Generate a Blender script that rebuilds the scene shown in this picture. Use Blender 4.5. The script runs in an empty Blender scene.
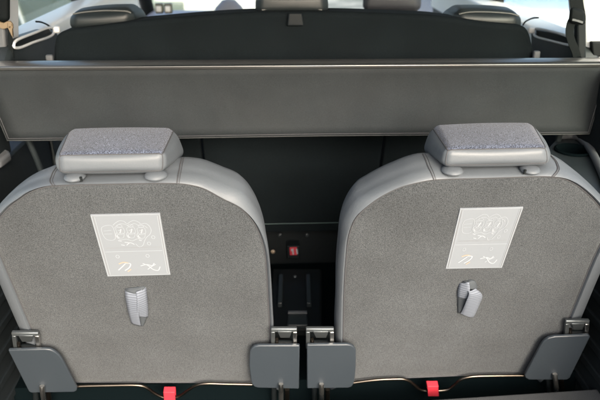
import bpy, math, random
from mathutils import Vector, Matrix

random.seed(7)
S = bpy.context.scene
COL = S.collection

# ------------------------------------------------------------------ camera
CAM = Vector((-0.05, 0.0, 1.0))
PITCH, YAW = math.radians(24.5), math.radians(2.5)
FPX = 633.0                                    # focal length in photo pixels (600 wide)
FWD = Vector((math.sin(YAW) * math.cos(PITCH), math.cos(YAW) * math.cos(PITCH), -math.sin(PITCH)))
RGT = FWD.cross(Vector((0, 0, 1))).normalized()
UPV = RGT.cross(FWD).normalized()
cam = bpy.data.cameras.new("camera")
co = bpy.data.objects.new("camera", cam)
COL.objects.link(co)
co.matrix_world = Matrix(((RGT.x, UPV.x, -FWD.x, CAM.x), (RGT.y, UPV.y, -FWD.y, CAM.y),
                          (RGT.z, UPV.z, -FWD.z, CAM.z), (0, 0, 0, 1)))
cam.sensor_width = 36.0
cam.lens = FPX / 600 * 36
cam.clip_start, cam.clip_end = 0.05, 500
cam.dof.use_dof = True
cam.dof.focus_distance = 1.15
cam.dof.aperture_fstop = 5.0
S.camera = co

# ------------------------------------------------------------------ world, sun, exposure
SUN_EL, SUN_AZ = math.radians(27), math.radians(163)      # azimuth: clockwise from +Y (the car's nose)
w = bpy.data.worlds.new("World")
S.world = w
w.use_nodes = True
nt = w.node_tree
sky = nt.nodes.new("ShaderNodeTexSky")
sky.sky_type = 'NISHITA'
sky.sun_disc = False
sky.sun_elevation = SUN_EL
sky.sun_rotation = SUN_AZ
sky.air_density, sky.dust_density, sky.ozone_density = 0.9, 6.5, 1.0
bg = nt.nodes["Background"]
bg.inputs[1].default_value = 0.15
nt.links.new(sky.outputs[0], bg.inputs[0])
sl = bpy.data.lights.new("sun", 'SUN')
sl.energy, sl.angle, sl.color = 1.25, math.radians(45), (0.93, 0.97, 1.0)
so = bpy.data.objects.new("sun", sl)
COL.objects.link(so)
sd = Vector((math.sin(SUN_AZ) * math.cos(SUN_EL), math.cos(SUN_AZ) * math.cos(SUN_EL), math.sin(SUN_EL)))
so.rotation_euler = sd.to_track_quat('Z', 'Y').to_euler()
S.view_settings.view_transform = 'Standard'
S.view_settings.look = 'None'
S.view_settings.gamma = 1.0
S.view_settings.use_curve_mapping = False
S.view_settings.exposure = 2.08
S.render.engine = 'CYCLES'
S.cycles.use_denoising = True
S.cycles.max_bounces = 8
S.cycles.transparent_max_bounces = 12

# ------------------------------------------------------------------ geometry helpers
def ray(u, v):
    return FWD + RGT * ((u - 300) / FPX) + UPV * ((200 - v) / FPX)

def on(u, v, **k):                              # photo pixel -> point on an axis plane, on(u, v, y=1.3)
    d = ray(u, v)
    ax, val = list(k.items())[0]
    i = 'xyz'.index(ax)
    return CAM + d * ((val - CAM[i]) / d[i])

LEAN = math.radians(18)
SN = Vector((0, -math.cos(LEAN), -math.sin(LEAN)))        # out of the seat backs, towards the boot
SU = Vector((0, -math.sin(LEAN), math.cos(LEAN)))         # up along the seat backs
SP0 = CAM + ray(303, 245) * 1.1

def SP(u, v, c=0.0):                            # photo pixel -> point c metres proud of the seat back plane
    d = ray(u, v)
    p0 = SP0 + SN * c
    return CAM + d * ((p0 - CAM).dot(SN) / d.dot(SN))

class MB:
    def __init__(s):
        s.v, s.f, s.t = [], [], []
    def add(s, vs, fs):
        o = len(s.v)
        s.v += [Vector(p) for p in vs]
        s.f += [tuple(i + o for i in f) for f in fs]
        return s
    def prism(s, front, back):
        n = len(front)
        fs = [tuple(range(n)), tuple(range(2 * n - 1, n - 1, -1))]
        for i in range(n):
            j = (i + 1) % n
            fs.append((i, i + n, j + n, j))
        return s.add(list(front) + list(back), fs)
    def plate(s, pts, thick, nrm):
        return s.prism(pts, [p - nrm * thick for p in pts])
    def tube(s, pts, r, seg=8, closed=False):
        pts = [Vector(p) for p in pts]
        n = len(pts)
        rad = r if isinstance(r, (list, tuple)) else [r] * n
        vs, fs = [], []
        ref = None
        for i, p in enumerate(pts):
            a = pts[(i - 1) % n] if (closed or i > 0) else p
            b = pts[(i + 1) % n] if (closed or i < n - 1) else p
            t = (b - a).normalized()
            if ref is None:
                ref = t.orthogonal().normalized()
            ref = (ref - t * ref.dot(t)).normalized()
            q = t.cross(ref)
            for k in range(seg):
                an = 2 * math.pi * k / seg
                vs.append(p + (ref * math.cos(an) + q * math.sin(an)) * rad[i])
        m = n if closed else n - 1
        for i in range(m):
            for k in range(seg):
                k2 = (k + 1) % seg
                i2 = (i + 1) % n
                fs.append((i * seg + k, i * seg + k2, i2 * seg + k2, i2 * seg + k))
        if not closed:
            fs.append(tuple(range(seg - 1, -1, -1)))
            fs.append(tuple((n - 1) * seg + k for k in range(seg)))
        return s.add(vs, fs)
    def ribbon(s, pts, wid, nrm, closed=False):
        pts = [Vector(p) for p in pts]
        n = len(pts)
        vs, fs = [], []
        for i, p in enumerate(pts):
            a = pts[(i - 1) % n] if (closed or i > 0) else p
            b = pts[(i + 1) % n] if (closed or i < n - 1) else p
            q = (b - a).normalized().cross(nrm).normalized() * wid * .5
            vs += [p - q, p + q]
        for i in range(n if closed else n - 1):
            j = (i + 1) % n
            fs.append((2 * i, 2 * i + 1, 2 * j + 1, 2 * j))
        return s.add(vs, fs)
    def grid(s, rows, flip=False):
        nr, nc = len(rows), len(rows[0])
        fs = []
        for i in range(nr - 1):
            for j in range(nc - 1):
                f = (i * nc + j, i * nc + j + 1, (i + 1) * nc + j + 1, (i + 1) * nc + j)
                fs.append(f[::-1] if flip else f)
        return s.add([p for r in rows for p in r], fs)
    def lathe(s, c, prof, seg=32, up=Vector((0, 0, 1))):
        a = up.orthogonal().normalized()
        b = up.cross(a)
        vs, fs = [], []
        for (r, h) in prof:
            for k in range(seg):
                an = 2 * math.pi * k / seg
                vs.append(c + up * h + (a * math.cos(an) + b * math.sin(an)) * r)
        for i in range(len(prof) - 1):
            for k in range(seg):
                k2 = (k + 1) % seg
                fs.append((i * seg + k, i * seg + k2, (i + 1) * seg + k2, (i + 1) * seg + k))
        return s.add(vs, fs)
    def box(s, lo, hi):
        x0, y0, z0 = lo
        x1, y1, z1 = hi
        b = [Vector(p) for p in ((x0, y0, z0), (x1, y0, z0), (x1, y0, z1), (x0, y0, z1))]
        f = [Vector((p.x, y1, p.z)) for p in b]
        return s.prism(b, f)

def catmull(pts, n, closed=False):
    out = []
    m = len(pts)
    for i in range(m if closed else m - 1):
        g = lambda k: pts[k % m] if closed else pts[min(max(k, 0), m - 1)]
        p0, p1, p2, p3 = g(i - 1), g(i), g(i + 1), g(i + 2)
        for j in range(n):
            t = j / n
            out.append(tuple(.5 * (2 * b + (c - a) * t + (2 * a - 5 * b + 4 * c - d) * t * t + (3 * b - a - 3 * c + d) * t ** 3)
                             for a, b, c, d in zip(p0, p1, p2, p3)))
    if not closed:
        out.append(tuple(pts[-1]))
    return out

def rhex(c, r, dims, seg=4, mid=10, bulge=0.0):
    """Rounded hexahedron. c[ix][iy][iz] corner points, r radius, dims the real size used for the rounding.
    Returns list of (face_key, rows of points)."""
    h = [d * .5 for d in dims]
    def tri(p):
        q = [(p[i] / h[i] + 1) * .5 for i in range(3)]
        o = Vector((0, 0, 0))
        for i in (0, 1):
            for j in (0, 1):
                for k in (0, 1):
                    wt = (q[0] if i else 1 - q[0]) * (q[1] if j else 1 - q[1]) * (q[2] if k else 1 - q[2])
                    o += c[i][j][k] * wt
        return o
    def params(hh):
        a = [-hh + r * (1 - math.cos(math.pi / 2 * 0)) * 0 + r * (1 - math.tan(math.pi / 4 * (1 - s / seg))) for s in range(seg)]
        b = [-(hh - r) + 2 * (hh - r) * k / mid for k in range(mid + 1)]
        return a + b + [-x for x in reversed(a)]
    out = {}
    for ax in range(3):
        o1, o2 = [(1, 2), (0, 2), (0, 1)][ax]
        for sg in (-1, 1):
            rows = []
            for a in params(h[o1]):
                row = []
                for b in params(h[o2]):
                    q = [0, 0, 0]
                    q[ax], q[o1], q[o2] = sg * h[ax], a, b
                    inn = [max(-(h[i] - r), min(h[i] - r, q[i])) for i in range(3)]
                    dv = Vector([q[i] - inn[i] for i in range(3)])
                    if dv.length > 1e-9:
                        dv = dv.normalized() * r
                    p = [inn[i] + dv[i] for i in range(3)]
                    if bulge:
                        f1, f2 = a / h[o1], b / h[o2]
                        p[ax] += sg * bulge * max(0, (1 - f1 * f1)) * max(0, (1 - f2 * f2))
                    row.append(tri(p))
                rows.append(row)
            out[(ax, sg)] = rows
    return out

def add_rhex(mb, c, r, dims, seg=3, mid=4, bulge=0.0, keys=None):
    d = rhex(c, r, dims, seg, mid, bulge)
    for (ax, sg), rows in d.items():
        if keys and (ax, sg) not in keys:
            continue
        mb.grid(rows, flip=((sg > 0) == (ax == 1)))
    return mb

def c8px(ntl, ntr, nbl, nbr, ftl, ftr, fbl, fbr, yn, yf):
    """corner list [x][y][z] from photo pixels on near plane yn / far plane yf"""
    P = lambda p, y: on(p[0], p[1], y=y)
    return [[[P(nbl, yn), P(ntl, yn)], [P(fbl, yf), P(ftl, yf)]],
            [[P(nbr, yn), P(ntr, yn)], [P(fbr, yf), P(ftr, yf)]]]

def boxc(lo, hi):
    return [[[Vector(((lo, hi)[i][0], (lo, hi)[j][1], (lo, hi)[k][2])) for k in (0, 1)] for j in (0, 1)] for i in (0, 1)]

def rbox(mb, lo, hi, r, seg=3, mid=2, bulge=0.0):
    return add_rhex(mb, boxc(lo, hi), r, [hi[i] - lo[i] for i in range(3)], seg, mid, bulge)

def obj(name, mb, mat, parent=None, smooth=True, bevel=0.0, seg=2, solid=0.0, weld=True, sub=0):
    me = bpy.data.meshes.new(name)
    L = Vector((0, 0, 0))
    p = parent
    while p is not None:
        L += p.location
        p = p.parent
    me.from_pydata([tuple(q - L) for q in mb.v], [], mb.f)
    if weld:
        import bmesh
        bm = bmesh.new()
        bm.from_mesh(me)
        bmesh.ops.remove_doubles(bm, verts=bm.verts, dist=1e-5)
        bmesh.ops.recalc_face_normals(bm, faces=bm.faces)
        bm.to_mesh(me)
        bm.free()
    me.materials.append(mat)
    o = bpy.data.objects.new(name, me)
    COL.objects.link(o)
    o.parent = parent
    if solid:
        m = o.modifiers.new("s", 'SOLIDIFY')
        m.thickness = solid
        m.offset = 0
    if bevel:
        m = o.modifiers.new("b", 'BEVEL')
        m.width, m.segments, m.limit_method, m.angle_limit = bevel, seg, 'ANGLE', math.radians(35)
        m.harden_normals = False
    if sub:
        m = o.modifiers.new("ss", 'SUBSURF')
        m.levels = m.render_levels = sub
    if smooth:
        for pl in me.polygons:
            pl.use_smooth = True
        if not sub:
            try:
                me.set_sharp_from_angle(angle=math.radians(50))
            except Exception:
                pass
    return o

def thing(name, label, cat, loc, group=None):
    o = bpy.data.objects.new(name, None)
    o.empty_display_size = .05
    COL.objects.link(o)
    o.location = Vector(loc)
    o['label'], o['category'] = label, cat
    if group:
        o['group'] = group
    return o

def tag(o, label, cat, group=None):
    o['label'], o['category'] = label, cat
    if group:
        o['group'] = group
    return o

def struct(name, mb, mat, **k):
    o = obj(name, mb, mat, None, **k)
    o['kind'] = 'structure'
    return o

# ------------------------------------------------------------------ materials
def mat(name, col, rough=.5, metal=0.0, spec=.5, bump=None, speck=None, sheen=0.0, coat=0.0, fold=None):
    """bump=(scale, strength, distance); speck=(scale, colour b, contrast lo, contrast hi)"""
    m = bpy.data.materials.new(name)
    m.use_nodes = True
    n, l = m.node_tree.nodes, m.node_tree.links
    b = n["Principled BSDF"]
    b.inputs["Base Color"].default_value = (*col, 1)
    b.inputs["Roughness"].default_value = rough
    b.inputs["Metallic"].default_value = metal
    b.inputs["Specular IOR Level"].default_value = spec
    if sheen:
        b.inputs["Sheen Weight"].default_value = sheen
        b.inputs["Sheen Roughness"].default_value = .6
    if coat:
        b.inputs["Coat Weight"].default_value = coat
        b.inputs["Coat Roughness"].default_value = .1
    tc = n.new("ShaderNodeTexCoord")
    if speck:
        t = n.new("ShaderNodeTexNoise")
        t.inputs["Scale"].default_value = speck[0]
        t.inputs["Detail"].default_value = 2.5
        t.inputs["Roughness"].default_value = .6
        r = n.new("ShaderNodeValToRGB")
        r.color_ramp.elements[0].position, r.color_ramp.elements[1].position = speck[2], speck[3]
        r.color_ramp.elements[0].color = (*col, 1)
        r.color_ramp.elements[1].color = (*speck[1], 1)
        l.new(tc.outputs["Object"], t.inputs["Vector"])
        l.new(t.outputs[0], r.inputs[0])
        # slow patchiness of wear and dust on top
        t2 = n.new("ShaderNodeTexNoise")
        t2.inputs["Scale"].default_value = 9
        t2.inputs["Detail"].default_value = 5
        mr = n.new("ShaderNodeMapRange")
        mr.inputs[1].default_value, mr.inputs[2].default_value = .3, .7
        mr.inputs[3].default_value, mr.inputs[4].default_value = .83, 1.13
        mx = n.new("ShaderNodeMix")
        mx.data_type, mx.blend_type = 'RGBA', 'MULTIPLY'
        mx.inputs[0].default_value = 1
        l.new(tc.outputs["Object"], t2.inputs["Vector"])
        l.new(t2.outputs[0], mr.inputs[0])
        l.new(r.outputs[0], mx.inputs[6])
        l.new(mr.outputs[0], mx.inputs[7])
        l.new(mx.outputs[2], b.inputs["Base Color"])
    if bump:
        t = n.new("ShaderNodeTexNoise")
        t.inputs["Scale"].default_value = bump[0]
        t.inputs["Detail"].default_value = 3
        bp = n.new("ShaderNodeBump")
        bp.inputs["Strength"].default_value = bump[1]
        bp.inputs["Distance"].default_value = bump[2]
        l.new(tc.outputs["Object"], t.inputs["Vector"])
        l.new(t.outputs[0], bp.inputs["Height"])
        l.new(bp.outputs[0], b.inputs["Normal"])
        if fold:                                   # soft, wide puckers under the fine grain
            t4 = n.new("ShaderNodeTexNoise")
            t4.inputs["Scale"].default_value = fold[0]
            t4.inputs["Detail"].default_value = 2
            t4.inputs["Distortion"].default_value = .6
            b4 = n.new("ShaderNodeBump")
            b4.inputs["Strength"].default_value = fold[1]
            b4.inputs["Distance"].default_value = fold[2]
            l.new(tc.outputs["Object"], t4.inputs["Vector"])
            l.new(t4.outputs[0], b4.inputs["Height"])
            l.new(b4.outputs[0], bp.inputs["Normal"])
        # uneven gloss
        mr = n.new("ShaderNodeMapRange")
        mr.inputs[3].default_value, mr.inputs[4].default_value = max(.02, rough - .08), min(1, rough + .08)
        t3 = n.new("ShaderNodeTexNoise")
        t3.inputs["Scale"].default_value = 14
        t3.inputs["Detail"].default_value = 6
        l.new(tc.outputs["Object"], t3.inputs["Vector"])
        l.new(t3.outputs[0], mr.inputs[0])
        l.new(mr.outputs[0], b.inputs["Roughness"])
    return m

def mat_striped(name, c1, c2, scale):
    m = mat(name, c1, .75, bump=(900, .3, .0006))
    n, l = m.node_tree.nodes, m.node_tree.links
    b = n["Principled BSDF"]
    tc = n.new("ShaderNodeTexCoord")
    wv = n.new("ShaderNodeTexWave")
    wv.bands_direction = 'Z'
    wv.inputs["Scale"].default_value = scale
    wv.inputs["Distortion"].default_value = .6
    wv.inputs["Detail"].default_value = 2
    r = n.new("ShaderNodeValToRGB")
    r.color_ramp.elements[0].position, r.color_ramp.elements[1].position = .25, .6
    r.color_ramp.elements[0].color, r.color_ramp.elements[1].color = (*c2, 1), (*c1, 1)
    l.new(tc.outputs["Object"], wv.inputs["Vector"])
    l.new(wv.outputs[0], r.inputs[0])
    l.new(r.outputs[0], b.inputs["Base Color"])
    return m

def mat_glass(name, tint):
    m = bpy.data.materials.new(name)
    m.use_nodes = True
    n, l = m.node_tree.nodes, m.node_tree.links
    n.remove(n["Principled BSDF"])
    t = n.new("ShaderNodeBsdfTransparent")
    t.inputs[0].default_value = (*tint, 1)
    g = n.new("ShaderNodeBsdfGlossy")
    g.inputs["Roughness"].default_value = .02
    lw = n.new("ShaderNodeLayerWeight")
    lw.inputs[0].default_value = .5
    pw = n.new("ShaderNodeMath")
    pw.operation = 'POWER'
    pw.inputs[1].default_value = 5
    f = n.new("ShaderNodeMath")
    f.operation = 'MULTIPLY_ADD'
    f.inputs[1].default_value, f.inputs[2].default_value = .6, .03
    l.new(lw.outputs["Facing"], pw.inputs[0])
    l.new(pw.outputs[0], f.inputs[0])
    mx = n.new("ShaderNodeMixShader")
    l.new(f.outputs[0], mx.inputs[0])
    l.new(t.outputs[0], mx.inputs[1])
    l.new(g.outputs[0], mx.inputs[2])
    l.new(mx.outputs[0], n["Material Output"].inputs[0])
    return m

M = dict(
    leather=mat("leather", (.070, .080, .091), .53, bump=(380, .30, .0009), fold=(22, .15, .005)),
    carpet=mat("carpet", (.0135, .0157, .0176), .95, spec=.12, bump=(800, .6, .001), speck=(700, (.0555, .0612, .0658), .35, .67), sheen=.08),
    cloth=mat("cloth", (.0055, .0080, .0140), .9, spec=.15, bump=(800, .6, .001), speck=(640, (.088, .104, .146), .40, .62), sheen=.1),
    seam=mat("seam", (.035, .036, .04), .8),
    flap=mat("flap", (.0066, .0090, .0106), .8, spec=.3, bump=(900, .35, .0006), speck=(700, (.0128, .0162, .0182), .35, .65), fold=(6, .25, .02)),
    flapedge=mat("flapedge", (.030, .033, .034), .7),
    satin=mat("satin", (.13, .13, .13), .3, metal=.8),
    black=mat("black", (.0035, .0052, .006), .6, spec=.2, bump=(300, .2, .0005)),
    blackcloth=mat("blackcloth", (.0026, .0044, .0054), .9, spec=.1, bump=(800, .4, .0006), speck=(650, (.0062, .0092, .0108), .35, .65)),
    darkgrey=mat("darkgrey", (.011, .0155, .0175), .5, bump=(250, .2, .0005)),
    trim=mat("trim", (.005, .0075, .009), .65, spec=.25, bump=(250, .3, .0005)),
    ledge=mat("ledge", (.075, .080, .086), .6, bump=(260, .2, .0005)),
    plate=mat("plate", (.0215, .0275, .0340), .42, spec=.5, bump=(500, .08, .0004)),
    steel=mat("steel", (.62, .61, .59), .28, metal=1, bump=(120, .05, .0004)),
    bronze=mat("bronze", (.10, .085, .07), .3, metal=1, bump=(120, .05, .0004)),
    bracket=mat("bracket", (.10, .112, .118), .38, metal=.8, bump=(120, .1, .0005)),
    red=mat("red", (.34, .014, .026), .6, bump=(300, .2, .0005)),
    label=mat("label", (.142, .157, .174), .5, bump=(200, .1, .0004)),
    print=mat("print", (.232, .255, .278), .5),
    amber=mat("amber", (.27, .21, .15), .5),
    labeldark=mat("labeldark", (.14, .14, .145), .6),
    headrest=mat("headrest", (.010, .014, .0155), .48, bump=(420, .12, .0008)),
    piping=mat("piping", (.08, .083, .08), .5),
    lilac=mat("lilac", (.20, .20, .225), .5, bump=(300, .15, .0005)),
    frontseat=mat("frontseat", (.040, .040, .047), .45, bump=(300, .15, .0005)),
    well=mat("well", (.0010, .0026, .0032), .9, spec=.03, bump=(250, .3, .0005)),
    vent=mat("vent", (.10, .095, .06), .5, bump=(200, .05, .0004)),
    teal=mat("teal", (.05, .075, .075), .5, bump=(200, .05, .0004)),
    white=mat("white", (.82, .82, .81), .35, bump=(200, .05, .0004)),
    pale=mat("pale", (.55, .57, .59), .5, bump=(200, .1, .0005)),
    tan=mat("tan", (.16, .115, .065), .6, bump=(200, .1, .0005)),
    headliner=mat("headliner", (.50, .50, .50), .9, bump=(600, .3, .0006)),
    paint=mat("paint", (.80, .80, .80), .25, coat=.6),
    sagepaint=mat("sagepaint", (.17, .20, .17), .3, coat=.4),
    bluepaint=mat("bluepaint", (.12, .18, .28), .25, coat=.6),
    tyre=mat("tyre", (.02, .02, .02), .8),
    tinted=mat("tinted", (.075, .095, .085), .2, spec=.4),
    paving=mat("paving", (.10, .112, .10), .85, bump=(12, .3, .004), speck=(1.3, (.26, .262, .245), .42, .58)),
    webbing=mat_striped("webbing", (.108, .122, .148), (.066, .077, .096), 58),
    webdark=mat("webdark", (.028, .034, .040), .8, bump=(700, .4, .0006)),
    beltweb=mat("beltweb", (.0025, .0042, .0047), .75, spec=.15, bump=(700, .4, .0006)),
    glass=mat_glass("glass", (.90, .94, .91)),
)

# ------------------------------------------------------------------ ground and the car's shell
GZ = -0.65
mb = MB().add([(-150, -150, GZ), (150, -150, GZ), (150, 150, GZ), (-150, 150, GZ)], [(0, 1, 2, 3)])
struct("ground", mb, M['paving'], smooth=False)

FZ = 0.03
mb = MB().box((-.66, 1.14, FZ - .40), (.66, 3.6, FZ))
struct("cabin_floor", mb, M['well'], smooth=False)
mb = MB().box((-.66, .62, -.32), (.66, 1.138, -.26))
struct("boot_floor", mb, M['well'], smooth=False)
# roof lining: arched sheet with thickness
rows = []
for i in range(13):
    y = .42 + i * (2.9 - .42) / 12
    zz = 1.19 + .05 * math.sin(math.pi * min(1, (i + 1) / 10)) - (.06 if i > 10 else 0)
    rows.append([Vector((x * .72, y, zz - .07 * abs(x) ** 3)) for x in [k / 6 - 1 for k in range(13)]])
mb = MB().grid(rows)
struct("roof_lining", mb, M['headliner'], solid=.03)
# raised tailgate hinged at the rear edge of the roof; out of view, added and shortened for the seats' light
rows = [[Vector((x * .66, y, z + .03 - .03 * abs(x) ** 2)) for x in [k / 5 - 1 for k in range(11)]]
        for y, z in ((.40, 1.20), (.26, 1.32), (.06, 1.46), (-.14, 1.58), (-.28, 1.65), (-.32, 1.64))]
struct("tailgate", MB().grid(rows), M['headliner'], solid=.04)

# ------------------------------------------------------------------ side trims, pillars, ledges
def side_trim(sg, label):
    x0 = .645 * sg
    t = thing("side_trim", label, "car trim", (x0, .9, -.06))
    mb = MB()
    lo, hi = sorted((x0, x0 + .07 * sg))
    mb.box((lo, .62, -.26), (hi, 1.62, .50))
    mb.box((lo, 1.22, .502), (hi, 1.385, .70))
    obj("panel", mb, M['trim'], t, bevel=.006)
    mb = MB()
    for k in range(6):                                     # ribs moulded along the lower panel
        z = .03 + k * .055
        a, b = sorted((x0 - .006 * sg, x0 + .004 * sg))
        mb.prism([Vector((a, .66, z)), Vector((b, .66, z)), Vector((b, .66, z + .02)), Vector((a, .66, z + .02))],
                 [Vector((a, 1.5, z - .03)), Vector((b, 1.5, z - .03)), Vector((b, 1.5, z - .01)), Vector((a, 1.5, z - .01))])
    obj("rib", mb, M['trim'], t, bevel=.003)
    mb = MB()
    a, b = sorted((x0 + .03 * sg, x0 + .07 * sg))
    mb.box((a, .60, .50), (b, .74, 1.17))
    obj("rear_pillar", mb, M['ledge'], t, bevel=.01)
    mb = MB()
    a, b = sorted((x0 + .055 * sg, x0 + .059 * sg))
    mb.box((a, .74, .50), (b, 1.36, 1.17))
    obj("window_pane", mb, M['glass'], t, smooth=False)
    return t

tl = side_trim(-1, "dark ribbed boot side panel beside the seat on the left")
tr = side_trim(1, "dark ribbed boot side panel beside the seat on the right, under the cup holder")

# cup holder ledge on the right
LZ = .52
cpt = on(573, 151, z=LZ)
lr = .036
outer_px = [(538, 158), (556, 139), (574, 134.5), (590, 147), (603, 170), (612, 196), (570, 196), (545, 180)]
outer = [on(u, v, z=LZ) for u, v in outer_px]
def ray_poly(c, an, poly):
    d = Vector((math.cos(an), math.sin(an)))
    best = .05
    n = len(poly)
    for i in range(n):
        p, q = poly[i], poly[(i + 1) % n]
        e = Vector((q.x - p.x, q.y - p.y))
        den = d.x * e.y - d.y * e.x
        if abs(den) < 1e-9:
            continue
        r = Vector((p.x - c.x, p.y - c.y))
        tt = (r.x * e.y - r.y * e.x) / den
        ss = (r.x * d.y - r.y * d.x) / den
        if tt > 0 and -1e-6 <= ss <= 1 + 1e-6:
            best = tt
    return best
rws = [[], [], [], []]
for k in range(49):
    an = 2 * math.pi * k / 48
    d = Vector((math.cos(an), math.sin(an), 0))
    R = max(lr + .006, ray_poly(cpt, an, outer))
    rws[0].append(cpt + d * lr)
    rws[1].append(cpt + d * (R - .004))
    rws[2].append(cpt + d * R + Vector((0, 0, -.004)))
    rws[3].append(cpt + d * R + Vector((0, 0, -.08)))
obj("ledge", MB().grid(rws), M['darkgrey'], tr)
cup = obj("cup_holder", MB().lathe(cpt, [(.040, .001), (.040, .004), (.036, .006), (.0335, .003), (.033, -.004)], 40), M['well'], tr)
obj("cup_well", MB().lathe(cpt, [(.033, -.004), (.030, -.075), (.0, -.077)], 40), M['well'], cup)
# pale rim bordering the ledge
rim = [on(u, v, z=LZ + .006) for u, v in [(560, 136), (575, 136), (588, 146), (600, 168), (612, 198)]]
mb = MB()
pts = catmull([tuple(p) for p in rim], 6)
mb.tube(pts, .0085, 8)
obj("ledge_rim", mb, M['ledge'], tr)
# left ledge
mb = MB()
pl = [on(u, v, z=LZ) for u, v in [(-45, 146), (0, 146), (9, 150), (10, 153), (0, 160), (-45, 168)]]
mb.plate(pl, .02, Vector((0, 0, 1)))
obj("ledge", mb, M['ledge'], tl, bevel=.006, seg=3)

# light grey pillar on the right with the belt in front of it
pr = thing("pillar_trim", "pale grey pillar trim behind the seat belt at the right edge", "car trim", on(600, 60, y=1.5))
def quad_hex(px, y0, y1):
    """px: TL, TR, BR, BL in photo pixels on plane y0; extruded along +y to y1"""
    a = [on(u, v, y=y0) for u, v in px]
    return a, [Vector((p.x, y1, p.z)) for p in a]
a, b = quad_hex([(577, -75), (690, -75), (690, 104), (590, 104)], 1.40, 1.48)
obj("pillar", MB().prism(a, b), M['pale'], pr, bevel=.008, seg=3)
a, b = quad_hex([(592, 42), (606, 42), (606, 57), (593, 57)], 1.385, 1.40)
br = obj("socket", MB().prism(a, b), M['black'], pr, bevel=.003)
pl2 = thing("pillar_trim", "grey pillar strip behind the dark belt at the left edge", "car trim", on(3, 60, y=1.5))
a, b = quad_hex([(-80, -75), (4, -75), (8, 104), (-80, 104)], 1.42, 1.50)
obj("pillar", MB().prism(a, b), M['pale'], pl2, bevel=.008, seg=3)

# ------------------------------------------------------------------ seat belts
def strip(mb, pxs, y, wid, thick=.0025):
    """webbing following photo pixels on plane y; wid in photo pixels"""
    n = len(pxs)
    L_, R_ = [], []
    for i, (u, v) in enumerate(pxs):
        a = pxs[max(0, i - 1)]
        b = pxs[min(n - 1, i + 1)]
        dx, dy = b[0] - a[0], b[1] - a[1]
        q = math.hypot(dx, dy)
        ww = wid[i] if isinstance(wid, list) else wid
        nx, ny = -dy / q * ww / 2, dx / q * ww / 2
        yy = y[i] if isinstance(y, list) else y
        L_.append(on(u - nx, v - ny, y=yy))
        R_.append(on(u + nx, v + ny, y=yy))
    off = Vector((0, thick, 0))
    for i in range(n - 1):
        mb.prism([L_[i], L_[i + 1], R_[i + 1], R_[i]], [p + off for p in (L_[i], L_[i + 1], R_[i + 1], R_[i])])
    return mb
bl = thing("seat_belt", "dark seat belt with round loop hanging in front of the pale right pillar", "seat belt", on(578, 55, y=1.36))
obj("webbing", strip(MB(), catmull([(577, -30), (576, -10), (577, 4), (579, 14)], 6), 1.365, 13), M['beltweb'], bl)
obj("webbing", strip(MB(), catmull([(577, 19), (573, 20), (570.5, 26), (570, 34), (572, 42), (576, 52), (578, 62)], 5), 1.355, 8), M['beltweb'], bl)
cc = c8px((571, 7), (585, 11), (569, 22), (585, 25), (571, 7), (585, 11), (569, 22), (585, 25), 1.345, 1.362)
bl_ = obj("belt_loop", add_rhex(MB(), cc, .007, (.034, .017, .036), 4, 4, .002), M['beltweb'], bl)
obj("loop_slot_glint", strip(MB(), catmull([(572.5, 19.5), (577, 20.5), (583, 22.5)], 4), 1.3435, 2.2, .003), M['ledge'], bl_)  # slot coloured pale to stand for the highlight inside the loop
obj("belt_guide", strip(MB(), [(582, 20), (582, 40), (582, 66)], 1.37, 9, .02), M['trim'], bl, bevel=.004)
b2 = thing("seat_belt", "dark seat belt with tan latch end at the left edge", "seat belt", on(5, 55, y=1.38))
mb = MB()
add_rhex(mb, [[[on(u, v, y=y) for v in (22, -14)] for y in (1.37, 1.41)] for u in (-14, 10)], .012, (.05, .04, .08), 4, 3)
obj("belt_shroud", mb, M['beltweb'], b2)
obj("latch", strip(MB(), catmull([(-3, 22), (3, 26), (9, 24), (11, 29)], 5), 1.372, [4, 4, 4, 5, 6, 6, 6, 6, 6, 6, 6, 5, 5, 4, 4, 4], .006), M['tan'], b2, bevel=.001)
obj("webbing", strip(MB(), catmull([(10, 26), (10, 32), (10, 40), (11, 50), (12, 62)], 5), 1.378, 4.5), M['beltweb'], b2)
a, b = quad_hex([(-6, 22), (4, 24), (7, 64), (-3, 64)], 1.385, 1.415)
obj("belt_cover", MB().prism(a, b), M['ledge'], b2, bevel=.005)

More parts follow.
